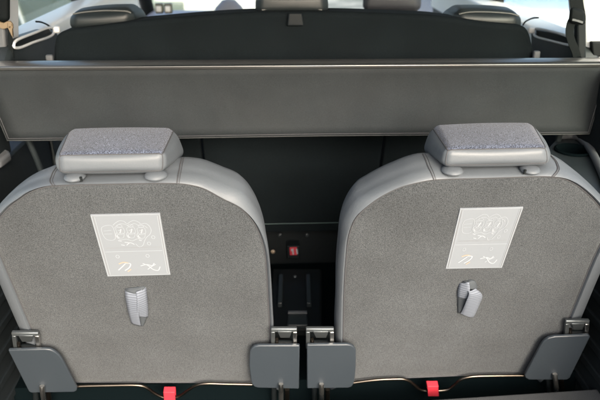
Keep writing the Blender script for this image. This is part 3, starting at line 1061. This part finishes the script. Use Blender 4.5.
build_seat("grey carpet-backed rear seat on the left, its pull strap hanging straight below the label",
           EL, OL, DL,
           ((56, 154), (165, 152), (58, 175), (164, 173.5), (69, 127), (175, 126), (53, 163), (188, 158)), ycs - .006, ycs + .125,
           (54, 177),
           [(90, 215.3), (160, 213.7), (170.5, 275), (107.5, 276.7)], False,
           [([((125, 290), (139, 292), .006, .012), ((126, 300), (140, 301), .013, .02), ((129, 314), (139, 314), .014, .020), ((131.5, 323), (141, 326), .008, .012)], 'webbing'),
            ([((136, 292), (146, 287), .016, .005), ((137, 300), (147, 296), .021, .009), ((137, 309), (148, 307), .022, .010), ((136.5, 316), (148, 317), .017, .008)], 'webbing'),
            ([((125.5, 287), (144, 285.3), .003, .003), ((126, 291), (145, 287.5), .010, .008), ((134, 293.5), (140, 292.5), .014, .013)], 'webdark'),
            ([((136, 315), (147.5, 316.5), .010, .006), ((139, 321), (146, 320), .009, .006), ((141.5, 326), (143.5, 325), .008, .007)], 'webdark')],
           [dict(poly=[(8, 350.5), (45, 349.5), (50, 350), (54.5, 352), (58.5, 355), (62, 359.5), (77, 388), (76.5, 391), (74, 392.3), (31, 393), (28.5, 391.5)], pin=(42, 388, 402), lean=2, br=(11, 332, 38, 350), shear=.15),
            dict(poly=[(299.7, 346), (259, 346), (254.5, 346.8), (251.5, 349), (249.8, 352), (249, 366), (251, 381), (252, 384.5), (254.5, 387), (258, 388), (299, 389)], pin=(281, 386, 402), lean=0, br=(271, 328, 297, 346))],
           [(60, 388), (78, 386.3), (110, 385.5), (135, 385.2), (145, 387), (154, 393), (162, 397), (170, 397.6), (179, 396.5), (188, 390.5), (196, 385.6), (206, 383.6), (225, 384), (252, 384.5)],
           (163.5, 393, 175, 402), ((75, 176.6, .0165, .0068), (156, 175.2, .0185, .008)))
# right seat
ER = [(343.5, 381), (343.5, 330), (344.5, 290), (346.5, 258), (349.5, 235), (357.5, 217), (375, 201.5), (388, 193.5), (400, 188), (410, 185), (423, 182), (435, 180.3),
      (455, 179.5), (480, 179), (505, 178.2), (530, 177.3), (545, 177.2), (559, 178.5), (569, 181.5), (580, 188), (592.5, 199), (602, 211), (607, 222), (605, 234), (592, 262), (570, 316), (555, 350), (544.5, 372.5)]
OR = [(335, 381), (334.5, 330), (335.5, 290), (336, 258), (338, 232), (341, 211), (352, 192), (366, 182.5), (380, 175), (395, 168.5), (411, 162.5), (428, 159.5),
      (455, 161), (480, 160.5), (505, 160), (530, 159), (548, 158), (561, 161.5), (574, 170), (589, 183), (602, 197), (611, 209), (616, 221), (612, 235), (596.5, 263), (574, 317), (559, 350.5), (548, 373)]
DR = [.055] * 5 + [.045] * 23
ycr = SP(490, 180).y
build_seat("grey carpet-backed rear seat on the right, next to the cup holder, pull strap bent sideways",
           ER, OR, DR,
           ((446, 148.5), (548.5, 146.5), (443, 168), (550, 165.5), (431, 123.5), (533, 121), (420, 155), (553, 158)), ycr - .006, ycr + .125,
           (433, 551),
           [(460, 209), (523.5, 207.5), (502, 268), (445.5, 269)], False,
           [([((459.5, 283), (469, 282), .005, .014), ((458, 290), (470, 290), .008, .018), ((457.5, 297), (468, 299), .008, .016)], 'webbing'),
            ([((468, 291.5), (475.5, 288.5), .020, .014), ((469, 294), (482, 295), .023, .014), ((466, 302), (479.5, 304), .022, .012), ((462, 311), (474, 316), .014, .009), ((460.5, 313), (471.5, 317.5), .012, .008)], 'webbing'),
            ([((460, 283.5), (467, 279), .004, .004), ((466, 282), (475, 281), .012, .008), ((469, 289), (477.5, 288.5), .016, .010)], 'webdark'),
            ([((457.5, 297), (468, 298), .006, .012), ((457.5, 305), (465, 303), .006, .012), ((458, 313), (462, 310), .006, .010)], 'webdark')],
           [dict(poly=[(307, 345.4), (347, 345), (351.5, 345.8), (354.5, 348), (356, 351), (355.8, 368), (354.5, 381), (353.5, 384.5), (351.5, 387), (348, 388), (307, 388.6)], pin=(321.5, 386, 402), lean=0, br=(306, 328, 334, 346)),
            dict(poly=[(525, 375), (541, 345.5), (544, 341.5), (548, 338.7), (555, 337), (589, 335.6), (590.3, 337), (570, 378), (567, 380), (529, 380), (525.5, 378)], pin=(555, 376, 392), lean=2, br=(566, 320, 590, 336), shear=-.1)],
           [(352, 383), (375, 380), (396, 379), (405, 379.5), (412, 383), (419, 389), (426, 390.8), (433, 391), (447, 389.8), (454, 385.5), (461, 379.5), (472, 376.6), (495, 375.8), (530, 375.5)],
           (427.5, 387, 438.5, 396.5), ((452, 170.4, .0175, .0072), (529.5, 169.2, .016, .0068)))

# ------------------------------------------------------------------ loose carpeted floor board in the boot
BZ = .05
a = [on(u, v, z=BZ) for u, v in ((300, 407.5), (430, 399.3), (600, 388.3), (640, 385.6))]
near = [Vector((.62, .72, BZ)), Vector((a[0].x, .72, BZ))]
bd = obj("floor_board", MB().plate(a + near, .02, Vector((0, 0, 1))), M['carpet'], bevel=.005, seg=3)
tag(bd, "grey carpeted boot floor board at the lower right corner", "floor board")

# ------------------------------------------------------------------ cars parked outside
def parked_car(x, y, label, paint, rot=0):
    t = thing("parked_car", label, "car", (x, y, GZ), "cars parked outside")
    P = lambda px, py, pz: Vector((x + px, y + py, GZ + pz))
    L2, W2 = 2.15, .9
    prof = [(-L2, .35), (-L2 + .02, .75), (-L2 + .15, .92), (-.9, .98), (.9, .97), (1.6, .88), (L2 - .1, .72), (L2, .5), (L2 - .03, .32), (1.75, .22), (-1.8, .22)]
    mb = MB().prism([P(-W2, a, b) for a, b in prof], [P(W2, a, b) for a, b in prof])
    obj("body", mb, paint, t, bevel=.07, seg=4)
    roof = [(-1.95, .95), (-1.55, 1.40), (-1.1, 1.48), (.2, 1.48), (.55, 1.38), (1.2, .95)]
    mb = MB().prism([P(-W2 + (.12 if b > 1.2 else .02), a, b) for a, b in roof], [P(W2 - (.12 if b > 1.2 else .02), a, b) for a, b in roof])
    obj("cabin", mb, paint, t, bevel=.05, seg=4)
    for sg in (-1, 1):
        for win in ([(-1.65, 1.0), (-1.38, 1.36), (-.65, 1.40), (-.65, 1.0)], [(-.58, 1.0), (-.58, 1.40), (.15, 1.40), (.95, 1.0)]):
            mb = MB()
            pts = [P(sg * (W2 - .02 - (b - .95) * .22 + .012), a, b) for a, b in win]
            mb.plate(pts, .02, Vector((sg, 0, 0)))
            obj("side_window", mb, M['tinted'], t, smooth=False)
        for wy in (-1.32, 1.32):
            c = P(sg * (W2 - .2), wy, .32)
            o = obj("wheel", MB().lathe(c, [(0, -.1), (.30, -.1), (.32, -.07), (.32, .19), (.30, .215), (.22, .22)], 28, Vector((sg, 0, 0))), M['tyre'], t)
            obj("rim", MB().lathe(c, [(.22, .205), (.19, .19), (.06, .19), (.05, .21), (0, .21)], 20, Vector((sg, 0, 0))), M['bracket'], o)
    for yy, nm, m_ in ((-L2 + .03, "rear_light", 'tinted'), (L2 - .06, "headlight", 'white')):
        for sg in (-1, 1):
            q = P(sg * .68, yy, .68)
            obj(nm, rbox(MB(), q - Vector((.16, .05, .06)), q + Vector((.16, .05, .06)), .02, 3, 1), M[m_], t)
    for zz, y_, h_ in ((1.2, -1.80, 1), (1.2, .90, -1)):
        mb = MB()
        ya, yb = (-1.93, -1.6) if h_ == 1 else (1.14, .62)
        pts = [P(-.72, ya, 1.0), P(.72, ya, 1.0), P(.62, yb, 1.34), P(-.62, yb, 1.34)]
        nn = (pts[1] - pts[0]).cross(pts[3] - pts[0]).normalized()
        if nn.y * -h_ < 0:
            nn = -nn
        pts = [p + nn * .02 for p in pts]
        obj("rear_window" if h_ == 1 else "windscreen", MB().plate(pts, .03, nn), M['tinted'], t, smooth=False)
    return t
parked_car(-2.25, 4.2, "white car seen blurred through the left door window", M['paint'])
parked_car(2.6, 8.2, "blue grey car seen blurred through the right door window", M['bluepaint'])
parked_car(-.5, 9.5, "pale grey green car straight ahead beyond the windscreen", M['sagepaint'])
